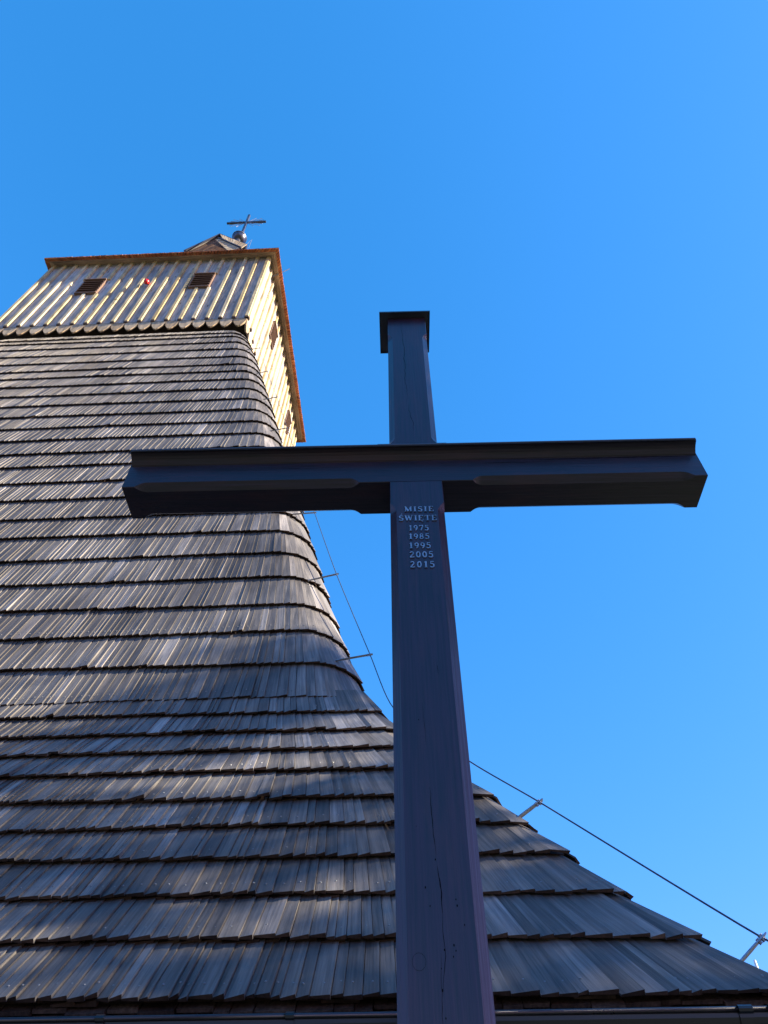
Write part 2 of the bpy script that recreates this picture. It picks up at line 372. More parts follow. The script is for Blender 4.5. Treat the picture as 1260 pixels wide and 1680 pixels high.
for uc, hw in ((-6.2, .02), (-4.2, .02), (-2.2, .02), (0, .02), (2.4, .02), (4.7, .02), (5.575, .014), (6.19, .014), (7.63, .022), (7.72, .016)):
    mb = MB(); seg = 14; vs = []
    for s in (uc-hw, uc+hw):
        for r_ in (rr+.005, rr+.0005):
            for k in range(seg+3): vs.append(arc(s, r_, math.pi-.12+(math.pi+.32)*k/(seg+2)))
    n1 = seg+3; fs = []
    for k in range(seg+2):
        fs += [(k, k+1, 2*n1+k+1, 2*n1+k), (n1+k+1, n1+k, 3*n1+k, 3*n1+k+1), (k, n1+k, n1+k+1, k+1), (2*n1+k, 2*n1+k+1, 3*n1+k+1, 3*n1+k)]
    fs += [(0, 2*n1, 3*n1, n1), (n1-1, 2*n1-1, 4*n1-1, 3*n1-1)]
    mb.add(vs, fs); mb.tube([(uc-hw, -8.045-rr-.002, GZ+.004), (uc+hw, -8.045-rr-.002, GZ+.004)], .0125, 10)
    mb.build('gutter_bracket', M['gutter'], gp)
gutter_run((8.045, 0, GZ), (0, 1, 0), (1, 0, 0), -8.12, 8.2)

# ---------------------------------------------------------------- belfry
ZB, ZT = 16.55, 20.12
# corners (front-left, front-right, back-right, back-left), bottom and top
cb = [(-3.56, -2.95), (2.90, -2.95), (2.90, 3.0), (-3.56, 3.0)]
ct = [(-3.19, -3.05), (3.04, -3.05), (3.04, 3.08), (-3.19, 3.08)]
def wallpt(k, t, z, e=0.0):
    """face k, fraction t along it, height z, offset e outward"""
    f = (z-ZB)/(ZT-ZB); k2 = (k+1) % 4
    A = Vector(cb[k]).lerp(Vector(ct[k]), f); B = Vector(cb[k2]).lerp(Vector(ct[k2]), f)
    p = A.lerp(B, t); nrm = [(0, -1), (1, 0), (0, 1), (-1, 0)][k]
    return Vector((p.x+nrm[0]*e, p.y+nrm[1]*e, z+EYE))
NB = 19
wins = {0: [(.222, .308, 18.22, 18.95), (.702, .784, 18.32, 19.03)], 1: [(.256, .334, 18.50, 19.28), (.764, .842, 18.6, 19.30)]}
bel = MB(); bat = MB(); tips = MB()
for k in range(4):
    nb = NB if k in (0, 2) else 18
    for i in range(nb):
        t0, t1 = i/nb+.0006, (i+1)/nb-.0006
        q, q2 = rnd.uniform(0, 60), rnd.uniform(0, 60); wd = .34
        v8 = [wallpt(k, t0, ZB-.02, -.03), wallpt(k, t1, ZB-.02, -.03), wallpt(k, t1, ZT+.1, -.03), wallpt(k, t0, ZT+.1, -.03),
              wallpt(k, t0, ZB-.02, .0), wallpt(k, t1, ZB-.02, .0), wallpt(k, t1, ZT+.1, .0), wallpt(k, t0, ZT+.1, .0)]
        uv = [(q, q2, 0), (q+wd, q2, 0), (q+wd, q2+3.6, 0), (q, q2+3.6, 0)]*2
        bel.hexa(v8, uv)
        # shaped board end hanging below
        zt_, zm, zb_ = ZB-.06, ZB-.17, ZB-.42
        prof2 = [(t0, zt_), (t0+.0008, zt_-.05), (t0+(t1-t0)*.03, zm), (t0+(t1-t0)*.13, zm-.11), (t0+(t1-t0)*.33, zb_+.035), (t0+(t1-t0)*.5, zb_),
                 (t0+(t1-t0)*.67, zb_+.035), (t0+(t1-t0)*.87, zm-.11), (t0+(t1-t0)*.97, zm), (t1-.0008, zt_-.05), (t1, zt_)]
        fr = [wallpt(k, t, z, .012) for t, z in prof2]; bk = [wallpt(k, t, z, -.028) for t, z in prof2]; n_ = len(prof2)
        tips.add(fr+bk, [tuple(range(n_)), tuple(range(2*n_-1, n_-1, -1))]+[(j, n_+j, n_+(j+1) % n_, (j+1) % n_) for j in range(n_)],
                 [(q+t*nb*.34, q2+z, 0) for t, z in prof2]*2)
    for i in range(nb+1):
        tc_ = i/nb; hw = .046/6.3
        if i == 0: tc_ += .003
        if i == nb: tc_ -= .003
        segs = [(ZB-.01, ZT+.05)]
        for (a, b_, za, zb2) in wins.get(k, []):
            if a-.012 < tc_ < b_+.012:
                segs = [(ZB-.01, za-.06), (zb2+.08, ZT+.05)]
        if len(segs) == 1 and rnd.random() < .35:
            zc = rnd.uniform(17.6, 19.0); segs = [(ZB-.01, zc-.006), (zc+.006, ZT+.05)]
        for za, zb2 in segs:
            x = tc_-hw; y = tc_+hw; q, q2 = rnd.uniform(0, 60), rnd.uniform(0, 60); pr = .055+rnd.uniform(-.006, .006)
            bat.hexa([wallpt(k, x, za, .001), wallpt(k, y, za, .001), wallpt(k, y, zb2, .001), wallpt(k, x, zb2, .001),
                      wallpt(k, x+.0012, za+.01, pr), wallpt(k, y-.0012, za+.01, pr), wallpt(k, y-.0012, zb2, pr), wallpt(k, x+.0012, zb2, pr)],
                     [(q, q2, 0), (q+.07, q2, 0), (q+.07, q2+3, 0), (q, q2+3, 0)]*2)
bw = bel.build('belfry_boarding', M['board'], CH)
tips.build('shaped_board_ends', M['tip'], bw)
# dark rail behind the board ends and belfry floor
mb = MB(); c0 = [Vector((*p, ZB+EYE+.02)) for p in cb]
ins = [(-3.45, -2.86), (2.82, -2.86), (2.82, 2.9), (-3.45, 2.9)]
mb.add([(x, y, ZB-.10+EYE) for x, y in ins]+[(x, y, ZB+.1+EYE) for x, y in ins], [(3, 2, 1, 0), (4, 5, 6, 7), (0, 1, 5, 4), (1, 2, 6, 5), (2, 3, 7, 6), (3, 0, 4, 7)])
mb.build('belfry_floor', M['dark'], CH)
# batten-end shadow put in as dark square blocks, front and right
for k in range(2):
    nb = NB if k == 0 else 18
    for i in range(nb+1):
        t = min(max(i/nb, .003), .997); hw = .05/6.3
        bat.hexa([wallpt(k, t-hw, ZB-.055, -.02), wallpt(k, t+hw, ZB-.055, -.02), wallpt(k, t+hw, ZB-.012, -.02), wallpt(k, t-hw, ZB-.012, -.02),
                 wallpt(k, t-hw, ZB-.055, .045), wallpt(k, t+hw, ZB-.055, .045), wallpt(k, t+hw, ZB-.012, .045), wallpt(k, t-hw, ZB-.012, .045)], None, 1)
bat.build('cover_battens', [M['batten'], M['dark']], bw)
# louvred windows
for k, L in wins.items():
    for (a, b_, za, zb2) in L:
        p0 = wallpt(k, a, za); p1 = wallpt(k, b_, za); ax = (p1-p0).normalized(); wd = (p1-p0).length
        out = Vector([(0, -1, 0), (1, 0, 0)][k]); up = (wallpt(k, a, zb2)-p0).normalized(); h = zb2-za
        fr = MB(); pj = .075 if k == 0 else .05
        fr.box(p0, ax, up, out, -.025, 0, 0, h, -.02, pj-.01); fr.box(p0, ax, up, out, wd, wd+.025, 0, h, -.02, pj-.01)
        fr.box(p0, ax, up, out, -.025, wd+.025, -.03, 0, -.02, pj); fr.box(p0, ax, up, out, -.03, wd+.03, h, h+.03, -.02, pj+.03)
        fr.box(p0, ax, up, out, 0, wd, 0, h, -.04, .004)
        fo = fr.build('louver_window', M['louver'], CH)
        sl = MB(); ns = 6
        for j in range(ns):
            y0 = h*(j+.15)/ns
            ay = (up*math.cos(R(42))-out*math.sin(R(42))).normalized(); az2 = ax.cross(ay).normalized()
            sl.box(p0+up*y0+out*(pj+.005), ax, ay, az2, .004, wd-.004, 0, h/ns*1.15, -.008, .008)
        sl.build('louver_slats', M['louver'], fo)
mb = MB(); c = wallpt(0, .512, 18.57, .13); mb.sphere(c, .075, 16, 10, squash=1.15)
lo = mb.build('warning_lamp', M['red'], CH, smooth=True); lo['label'] = 'small red lamp between the two louvred windows'
mb = MB(); mb.tube([wallpt(0, .512, 18.64, -.01), wallpt(0, .512, 18.70, .10), c+Vector((0, 0, .135)), c+Vector((0, 0, .08))], [.02, .02, .03, .05], 10)
mb.build('lamp_bracket', M['dark'], lo)

# belfry roof: soffit, projecting shingle edge, steep shingled pyramid
ZE = 20.0
eave = MB(); E0 = 3.35
def ring(lo_, hi_, z_lo, z_hi, thick, mb, n_, ragged=0, mi=0):
    for k in range(4):
        nr2 = [Vector((0, -1)), Vector((1, 0)), Vector((0, 1)), Vector((-1, 0))][k]; tx = [Vector((1, 0)), Vector((0, 1)), Vector((-1, 0)), Vector((0, -1))][k]
        for i in range(n_):
            a, b_ = -1+2*i/n_, -1+2*(i+1)/n_; jj = rnd.uniform(0, ragged)
            def P(s, d, z): q = nr2*d+tx*(s*d); return Vector((q.x, q.y, z+EYE))
            q, q2 = rnd.uniform(0, 60), rnd.uniform(0, 60); dz = rnd.uniform(-.3, .3)*ragged
            g_ = .002 if ragged else 0
            v8 = [P(a+g_, lo_, z_lo), P(b_-g_, lo_, z_lo), P(b_-g_, hi_+jj, z_hi+dz), P(a+g_, hi_+jj, z_hi+dz),
                  P(a+g_, lo_, z_lo+thick), P(b_-g_, lo_, z_lo+thick), P(b_-g_, hi_+jj, z_hi+thick+dz), P(a+g_, hi_+jj, z_hi+thick+dz)]
            mb.hexa(v8, [(q, q2, 0), (q+.1, q2, 0), (q+.1, q2+.2, 0), (q, q2+.2, 0)]*2, mi)
ring(3.255, E0, 20.0, 19.98, .02, eave, 74, .012)
er = eave.build('roof_edge_shingles', M['redwood'], CH)
sf = MB()
for j in range(3):
    a = 3.02+.08*j; b_ = a+.076
    for k in range(4):
        nr2 = [Vector((0, -1)), Vector((1, 0)), Vector((0, 1)), Vector((-1, 0))][k]; tx = [Vector((1, 0)), Vector((0, 1)), Vector((-1, 0)), Vector((0, -1))][k]
        z = lambda d: 20.10-(d-3.03)*.40+EYE
        def P(s, d, dz): q = nr2*d+tx*(s*d); return Vector((q.x, q.y, z(d)+dz))
        q, q2 = rnd.uniform(0, 60), rnd.uniform(0, 60)
        sf.hexa([P(-1, a, 0), P(1, a, 0), P(1, b_, 0), P(-1, b_, 0), P(-1, a, .03), P(1, a, .03), P(1, b_, .03), P(-1, b_, .03)],
                [(q, q2, 0), (q, q2+6, 0), (q+.15, q2+6, 0), (q+.15, q2, 0)]*2)
sf.build('soffit_boards', M['soffit'], CH)
rf = MB(); rz = [20.02+.42*i for i in range(12)]
for i in range(11):
    a, b_ = E0-.215*i, E0-.215*(i+1)
    for k in range(4):
        nr2 = [Vector((0, -1)), Vector((1, 0)), Vector((0, 1)), Vector((-1, 0))][k]; tx = [Vector((1, 0)), Vector((0, 1)), Vector((-1, 0)), Vector((0, -1))][k]
        n_ = max(6, int(2*a/.11))
        for q_ in range(n_):
            s0, s1 = -1+2*q_/n_, -1+2*(q_+1)/n_
            def P(s, d, z_): q = nr2*d+tx*(s*d); return Vector((q.x, q.y, z_+EYE))
            q, q2 = rnd.uniform(0, 60), rnd.uniform(0, 60); jj = rnd.uniform(0, .01)
            rf.hexa([P(s0, a-.02, rz[i]), P(s1, a-.02, rz[i]), P(s1, b_-.03, rz[i+1]), P(s0, b_-.03, rz[i+1]),
                     P(s0, a+jj, rz[i]), P(s1, a+jj, rz[i]+.008), P(s1, b_-.01, rz[i+1]), P(s0, b_-.01, rz[i+1])],
                    [(q, q2, 0), (q+.1, q2, 0), (q+.1, q2+.4, 0), (q, q2+.4, 0)]*2)
rf.build('belfry_roof', M['shingle'], CH)

# gabled lantern on the roof
lan = MB()
GV = -1.2
def onv(u, z, v=GV): return Vector((u, v, z+EYE))
pk, lf, rt = (0.0, 27.30), (-1.0, 25.80), (1.16, 26.08)
tur = MB()
# lantern body below, hidden from the churchyard but real
tur.hexa([(x, y, z) for z in (24.3+EYE, 26.0+EYE) for x, y in ((-.85, -1.12), (.85, -1.12), (.85, 1.12), (-.85, 1.12))])
to = tur.build('roof_lantern', M['dark'], CH)
# gable triangle in nested chevrons of boards
ch = MB()
for j in range(6):
    s0, s1 = 1-.165*j, 1-.165*(j+1)+.012
    if s1 < 0.02: s1 = .02
    cx, cz = 0.02, 25.75
    def tri(sv): return [(cx+(lf[0]-cx)*sv, cz+(lf[1]-cz)*sv), (cx+(pk[0]-cx)*sv, cz+(pk[1]-cz)*sv), (cx+(rt[0]-cx)*sv, cz+(rt[1]-.25-cz)*sv)]
    A, B = tri(s0), tri(s1); vo = -1.16+.012*(j % 2)-.01*j
    for (p, q) in ((0, 1), (1, 2)):
        f4 = [A[p], A[q], B[q], B[p]]; a0 = rnd.uniform(0, 50)
        ch.hexa([onv(x, z, -1.1) for x, z in f4]+[onv(x, z, vo) for x, z in f4], [(a0, 0, 0), (a0, 1.6, 0), (a0+.12, 1.6, 0), (a0+.12, 0, 0)]*2)
ch.build('gable_boards', M['fascia'], to)
# two roof slopes of the lantern
sl = MB()
for side, e in ((-1, lf), (1, rt)):
    nrow = 7
    for i in range(nrow):
        f0, f1 = i/nrow, (i+1)/nrow
        a = (pk[0]+(e[0]-pk[0])*f1, pk[1]+(e[1]-pk[1])*f1); b_ = (pk[0]+(e[0]-pk[0])*f0, pk[1]+(e[1]-pk[1])*f0)
        k = 24
        for q_ in range(k):
            v0, v1 = -1.20+2.4*q_/k, -1.20+2.4*(q_+1)/k; a0 = rnd.uniform(0, 50)
            sl.hexa([onv(a[0], a[1], v0), onv(a[0], a[1], v1-.004), onv(b_[0], b_[1], v1-.004), onv(b_[0], b_[1], v0),
                     onv(a[0]+.02*side, a[1]+.05, v0), onv(a[0]+.02*side, a[1]+.055, v1-.004), onv(b_[0], b_[1]+.03, v1-.004), onv(b_[0], b_[1]+.03, v0)],
                    [(a0, 0, 0), (a0+.1, 0, 0), (a0+.1, .3, 0), (a0, .3, 0)]*2)
sl.build('lantern_roof', M['shingle'], to)
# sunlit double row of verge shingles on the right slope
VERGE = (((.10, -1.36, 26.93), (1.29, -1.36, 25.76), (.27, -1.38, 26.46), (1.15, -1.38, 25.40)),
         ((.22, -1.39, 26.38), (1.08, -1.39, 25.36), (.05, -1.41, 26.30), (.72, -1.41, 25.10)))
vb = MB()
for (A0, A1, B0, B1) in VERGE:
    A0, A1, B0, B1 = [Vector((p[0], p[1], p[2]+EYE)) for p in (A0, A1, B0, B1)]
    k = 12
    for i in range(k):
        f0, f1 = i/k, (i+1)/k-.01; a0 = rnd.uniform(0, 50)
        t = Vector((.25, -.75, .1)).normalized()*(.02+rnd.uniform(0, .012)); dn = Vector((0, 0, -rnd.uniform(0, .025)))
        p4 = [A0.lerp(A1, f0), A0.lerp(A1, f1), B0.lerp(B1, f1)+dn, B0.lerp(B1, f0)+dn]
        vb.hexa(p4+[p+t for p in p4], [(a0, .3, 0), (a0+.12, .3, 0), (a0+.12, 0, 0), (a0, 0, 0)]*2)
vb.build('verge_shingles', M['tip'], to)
vc = MB(); O = lambda u, v, z: Vector((u, v, z+EYE))
vc.tube([O(-1.04, -1.23, 25.80), O(0, -1.23, 27.33), O(1.20, -1.23, 26.12), O(1.24, -1.23, 25.6)], .045, 6)
vc.tube([O(.14, -1.43, 26.42), O(1.14, -1.43, 25.38)], .032, 6)
vc.build('verge_capping', M['sheet'], to)
sp = MB(); nn_ = 16; levels = [(26.2, .72), (27.0, .52), (28.0, .34), (29.0, .22), (30.1, .10)]
vs = [((.05)+r_*math.cos(2*math.pi*k/nn_), r_*math.sin(2*math.pi*k/nn_), z+EYE) for z, r_ in levels for k in range(nn_)]
sp.add(vs, [(i*nn_+k, i*nn_+(k+1) % nn_, (i+1)*nn_+(k+1) % nn_, (i+1)*nn_+k) for i in range(len(levels)-1) for k in range(nn_)])
sp.build('spire', M['sheet'], CH, smooth=True)
# ball and finial cross
fb = MB(); fb.sphere((.075, 0, 30.33+EYE), .29, 24, 16); fb.tube([(.075, 0, 30.33+EYE), (.075, 0, 30.66+EYE)], .07, 12)
fbo = fb.build('finial_ball', M['ball'], CH, smooth=True)
fb = MB(); fb.tube([(.075+.30*math.cos(2*math.pi*k/24), .30*math.sin(2*math.pi*k/24), 30.33+EYE) for k in range(25)], .012, 6); fb.build('ball_seam', M['zinc'], fbo)
fc = MB()
fc.box((.11, 0, 30.6+EYE), (1, 0, 0), (0, 1, 0), (0, 0, 1), -.045, .045, -.045, .045, 0, 2.5, grain=2)
fc.box((.11, 0, 32.18+EYE), (1, 0, 0), (0, 1, 0), (0, 0, 1), -.87, .87, -.042, .042, -.045, .045, grain=0)
fco = fc.build('finial_cross', M['ball'], CH)
fr = MB()
for a in (18, 34, 52, 128, 146, 162, 198, 214, 232, 308, 326, 342):
    L = .78 if a % 4 else .62
    c0_ = Vector((.11, 0, 32.18+EYE)); d_ = Vector((math.cos(R(a)), 0, math.sin(R(a))))
    fr.tube([c0_+d_*.12, c0_+d_*L], .011, 5)
fr.build('finial_rays', M['zinc'], fco)
ar = MB(); ar.tube([(.46, 0, 29.3+EYE), (.60, 0, 29.95+EYE)], .010, 5); ar.tube([(.64, 0, 29.1+EYE), (.645, 0, 30.05+EYE)], .010, 5)
ar.build('spire_rods', M['zinc'], fco)
ho = MB(); ho.tube([(3.02, -2.57, 19.9+EYE), (3.22, -2.6, 20.0+EYE), (3.38, -2.62, 20.12+EYE), (3.55, -2.64, 20.26+EYE)], .013, 6)
ho.build('eave_rod', M['zinc'], CH)

# lightning conductor: a cable held off the hip by brackets
br = [((3.466, -3.466, 13.918), (3.616, -3.466, 13.947)), ((3.834, -3.834, 12.212), (4.04, -3.834, 12.291)), ((4.278, -4.278, 10.55), (4.484, -4.278, 10.604)),
      ((4.681, -4.681, 9.0), (4.875, -4.681, 9.053)), ((5.07, -5.07, 7.5), (5.25, -5.07, 7.53)), ((5.391, -5.391, 6.225), (5.576, -5.391, 6.236)), ((5.772, -5.772, 4.821), (5.932, -5.772, 4.864)),
      ((6.13, -6.13, 3.567), (6.299, -6.13, 3.598))]
sk = [((7.174, -7.174, 1.739), (7.273, -7.174, 1.806)), ((7.794, -7.794, .874), (7.903, -7.794, .953))]
V = lambda p: Vector((p[0], p[1], p[2]+EYE))
ctrl = [Vector((3.12, -2.40, 19.6+EYE)), Vector((3.10, -2.42, 18.79+EYE)), Vector((3.12, -2.54, 17.06+EYE))]+[V(t) for _, t in br]
ctrl += [V((6.493, -6.4, 2.909)), V((6.968, -6.9, 2.19))]+[V(t) for _, t in sk]+[V((8.02, -8.02, .80)), V((8.17, -8.17, .55)), V((8.0, -8.0, -.2)), V((7.6, -7.6, -1.4))]
pts = []
for i in range(len(ctrl)-1):
    p0 = ctrl[max(i-1, 0)]; p1 = ctrl[i]; p2 = ctrl[i+1]; p3 = ctrl[min(i+2, len(ctrl)-1)]
    for k in range(8):
        t = k/8; a = 2*p1; b_ = (p2-p0); c_ = 2*p0-5*p1+4*p2-p3; d_ = -p0+3*p1-3*p2+p3
        q = (a+b_*t*.6+c_*t*t*.0+d_*0)*.5
        h1 = p1; m1 = (p2-p0)*.3; m2 = (p3-p1)*.3; t2, t3 = t*t, t*t*t
        pts.append(p1*(2*t3-3*t2+1)+m1*(t3-2*t2+t)+p2*(-2*t3+3*t2)+m2*(t3-t2))
pts.append(ctrl[-1])
lc = MB(); lc.tube(pts, .0039, 8)
lco = lc.build('lightning_cable', M['cable'], CH, smooth=True); lco['label'] = 'thin lightning cable held off the hip of the shingled roof'
def bracket(base, tip, big):
    b0, t0 = V(base), V(tip); d_ = (t0-b0).normalized(); s_ = d_.cross(Vector((0, 0, 1))).normalized(); n_ = s_.cross(d_)
    mb = MB(); wd = .013 if big else .008; th = .003
    v = []
    pA, pB = b0-d_*.12, t0+d_*.022
    k = 6; rows = []
    for i in range(k+1):
        f = i/k; p = pA.lerp(pB, f); tw = R(70)*math.sin(f*math.pi*.9)*(.6 if not big else .25)
        s2 = s_*math.cos(tw)+n_*math.sin(tw); n2 = n_*math.cos(tw)-s_*math.sin(tw)
        rows.append([p-s2*wd-n2*th, p+s2*wd-n2*th, p+s2*wd+n2*th, p-s2*wd+n2*th])
    for i in range(k): mb.hexa(rows[i]+rows[i+1])
    mb.tube([t0-n_*.014, t0+n_*.012], .010 if big else .007, 8)
    mb.tube([t0-d_*.02-n_*.012, t0-d_*.02+n_*.010], .0075 if big else .005, 8)
    mb.build('cable_bracket', M['zinc'], lco)
for b_, t in br: bracket(b_, t, False)
for b_, t in sk: bracket(b_, t, True)

# ================================================================== MISSION CROSS
CR = root('wooden_cross', 'tall black stained wooden mission cross with raised lettering in the foreground', 'cross', (0.026, 1.95, 0), R(-1.25))
WP = .2285; DP = .19; HB = 2.428; HT = 2.612; XL, XR = -1.182, 1.386
def chamfered(mb, st, half, frame, mi=0):
    """st: list of (pos, (c0,c1,c2,c3)) chamfer per edge; half=(x0,x1,y0,y1); frame maps (a,b,pos)->3d; edges: (x0,y0),(x1,y0),(x1,y1),(x0,y1)"""
    x0, x1, y0, y1 = half; rows = []; uvs = []
    for pos, cc in st:
        c0_, c1_, c2_, c3_ = [max(c, .0025) for c in cc]
        r8 = [(x0+c0_, y0), (x1-c1_, y0), (x1, y0+c1_), (x1, y1-c2_), (x1-c2_, y1), (x0+c3_, y1), (x0, y1-c3_), (x0, y0+c0_)]
        rows.append([frame(a, b_, pos) for a, b_ in r8]); uvs.append([(a+b_, pos, 0) for a, b_ in r8])
    vs = [p for r_ in rows for p in r_]; n_ = len(rows)
    fs = [(i*8+k, i*8+(k+1) % 8, (i+1)*8+(k+1) % 8, (i+1)*8+k) for i in range(n_-1) for k in range(8)]
    fs += [tuple(range(7, -1, -1)), tuple(range((n_-1)*8, n_*8))]
    mb.add(vs, fs, [q for r_ in uvs for q in r_], mi)
def stop(a, b_, c, kind='ogee'):
    """stations from a (no chamfer) to b_ (full chamfer c)"""
    out = []
    for i in range(9):
        f = i/8
        v = (math.sin(f*math.pi/2)**.8 if kind == 'cove' else (1-math.cos(f*math.pi))/2*.55+f*.45)
        out.append((a+(b_-a)*f, c*v))
    return out
def band(a, b_, c, la=.05, lb=.05, ka='cove', kb='cove'):
    return stop(a, a+la, c, ka)+[(p, v) for p, v in stop(b_, b_-lb, c, kb)][::-1]
post = MB()
fz = lambda a, b_, pos: (a, b_, pos+EYE)
cc = .030
low = [(-EYE-.3, cc)]+[(p, v) for p, v in stop(2.295, 2.235, cc)][::-1]
st = [(p, (v*.9, v, v, v)) for p, v in low]+[(HB-.0, (0, 0, 0, 0))]
chamfered(post, st, (0, WP, 0, DP), fz)
top = [(HB, 0), (HT+.09, 0)]+band(HT+.10, 3.80, .027, .06, .05)+[(4.012, 0)]
chamfered(post, [(p, (v, v, v, v)) for p, v in top], (0.0, WP-.003, 0.002, DP), fz)
# drying cracks and knots: thin dark slits let into the front face
def slit(mb, pts_, wd, y=-.0007, mi=1):
    vs = []; n_ = len(pts_)
    for i, (x, z) in enumerate(pts_):
        ww = .6*wd*math.sin(math.pi*(i+.35)/(n_-.3))*rnd.uniform(.6, 1.2)
        vs += [(x-ww/2, y, z+EYE), (x+ww/2, y, z+EYE)]
    mb.add(vs, [(2*i, 2*i+1, 2*i+3, 2*i+2) for i in range(n_-1)], None, mi)
def wig(x0, z0, x1, z1, n_, amp):
    x = 0; out = []
    for i in range(n_+1):
        f = i/n_; x += rnd.uniform(-amp, amp); x *= .85
        out.append((x0+(x1-x0)*f+x, z0+(z1-z0)*f))
    return out
slit(post, wig(.075, 3.98, .095, 3.05, 60, .004), .0035, y=.0012)
slit(post, wig(.098, 3.05, .12, 2.80, 18, .003), .003, y=.0012)
slit(post, wig(.103, 1.02, .110, .82, 16, .002), .0035)
slit(post, wig(.112, .80, .120, .68, 12, .002), .005)
slit(post, wig(.120, .70, .112, .50, 14, .003), .0025)
slit(post, wig(.108, .60, .104, .42, 12, .002), .002)
slit(post, wig(.094, 1.30, .100, 1.15, 10, .001), .0015)
slit(post, wig(.150, 1.45, .151, 1.41, 4, .001), .002)
for (x, z, r_) in ((.078, .745, .004), (.088, .70, .003), (.108, .815, .0035), (.157, .70, .004), (.155, .715, .003), (.172, .655, .003), (.118, .60, .0035), (.142, .61, .004), (.146, .598, .003),
                   (.139, .585, .003), (.080, 1.24, .003), (.108, .515, .004), (.108, .56, .0025), (.175, 1.70, .002), (.06, .905, .002), (.112, .46, .003)):
    post.add([(x+.45*r_*math.cos(k*math.pi/4), -.0006, z+EYE+r_*.85*math.sin(k*math.pi/4)) for k in range(8)], [tuple(range(8))], None, 1)
for (x, z, r_) in ((.055, .575, .017),):
    vs = [(x+(r_ if q else r_-.0006)*math.cos(k*math.pi/10), -.0006, z+EYE+(r_ if q else r_-.0006)*math.sin(k*math.pi/10)*1.15) for q in (0, 1) for k in range(20)]
    post.add(vs, [(k, (k+1) % 20, 20+(k+1) % 20, 20+k) for k in range(20)], None, 1)
po = post.build('post', [M['crossz'], M['crack']], CR)
# crossbar, two arms let into the post
cb_ = MB()
fx = lambda a, b_, pos: (pos, a, b_+EYE)    # a = depth, b_ = height
YB = .187; cB = .030
left = [(XL, 0)]+band(XL+.055, -.135, cB, .05, .045)+[(-.001, 0)]
right = [(WP+.001, 0)]+band(WP+.135, XR-.055, cB, .045, .055)+[(XR, 0)]
# edges: (front,bottom) (back,bottom) (back,top) (front,top)
for arm in (left, right):
    chamfered(cb_, [(p, (v, v, 0, 0)) for p, v in arm], (0, YB, HB, HT), fx)
cb_.box((0, 0, EYE), (1, 0, 0), (0, 1, 0), (0, 0, 1), -.001, WP+.001, -.0012, YB, HB+.0005, HT, grain=0)
sl_ = wig(0, 0, 1, 0, 30, .0)
def hslit(x0, x1, z, wd, amp, seed, n_=40):
    rg = random.Random(seed); vs = []; q = 0
    for i in range(n_+1):
        q += rg.uniform(-amp, amp); q *= .9; w2 = wd*math.sin(math.pi*(i+.3)/(n_+.6))*rg.uniform(.5, 1.2)
        x = x0+(x1-x0)*i/n_; vs += [(x, -.0009, z+q-w2/2+EYE), (x, -.0009, z+q+w2/2+EYE)]
    cb_.add(vs, [(2*i, 2*i+1, 2*i+3, 2*i+2) for i in range(n_)], None, 1)
hslit(.62, 1.375, HB+.139, .0035, .0012, 3); hslit(.35, .75, HB+.12, .0022, .0012, 4); hslit(-.6, -.2, HB+.11, .0012, .0012, 5)
co_ = cb_.build('crossbar', [M['crossx'], M['crack']], CR)
A = (1, 0, 0), (0, 1, 0), (0, 0, 1)
mb = MB(); pf = [(.0005, HT-.038), (-.006, HT-.034), (-.014, HT-.026), (-.024, HT-.017), (-.036, HT-.010), (-.048, HT-.0055), (-.056, HT-.004), (-.056, HT+.001), (.0005, HT+.001)]
n_ = len(pf); vs = [(x, y, z+EYE) for x in (XL+.006, XR-.006) for y, z in pf]
mb.add(vs, [(k, (k+1) % n_, n_+(k+1) % n_, n_+k) for k in range(n_)]+[tuple(range(n_-1, -1, -1)), tuple(range(n_, 2*n_))], [(v[1], v[0], v[2]) for v in vs])
mb.build('cornice_moulding', M['crossx'], CR)
mb = MB()
mb.box((0, 0, EYE), *A, XL+.012, XR-.012, -.060, YB+.055, HT+.0015, HT+.0045)
mb.box((0, 0, EYE), *A, XL+.012, XR-.012, -.063, -.060, HT-.006, HT+.0045)
mb.box((0, 0, EYE), *A, XL+.012, XR-.012, YB+.055, YB+.058, HT-.006, HT+.0045)
mb.box((0, 0, EYE), *A, XL+.009, XL+.012, -.063, YB+.058, HT-.006, HT+.0045)
mb.box((0, 0, EYE), *A, XR-.012, XR-.009, -.063, YB+.058, HT-.006, HT+.0045)
# rolled front lip
mb.tube([(XL+.012, -.0625, HT+.001+EYE), (XR-.012, -.0625, HT+.001+EYE)], .0055, 8)
mb.box((0, 0, EYE), *A, -.053, WP+.030, -.0605, YB+.055, HT+.0065, HT+.016)
mb.build('crossbar_flashing', M['sheet'], CR)
mb = MB(); zc = 4.012
mb.box((0, 0, EYE), *A, -.046, .251, -.036, .230, zc+.0005, zc+.004)
for a in ((-.046, .251, -.040, -.036), (-.046, .251, .230, .234), (-.050, -.046, -.040, .234), (.251, .255, -.040, .234)):
    mb.box((0, 0, EYE), *A, a[0], a[1], a[2], a[3], zc-.008, zc+.004)
mb.build('cap_plate', M['sheet'], CR)

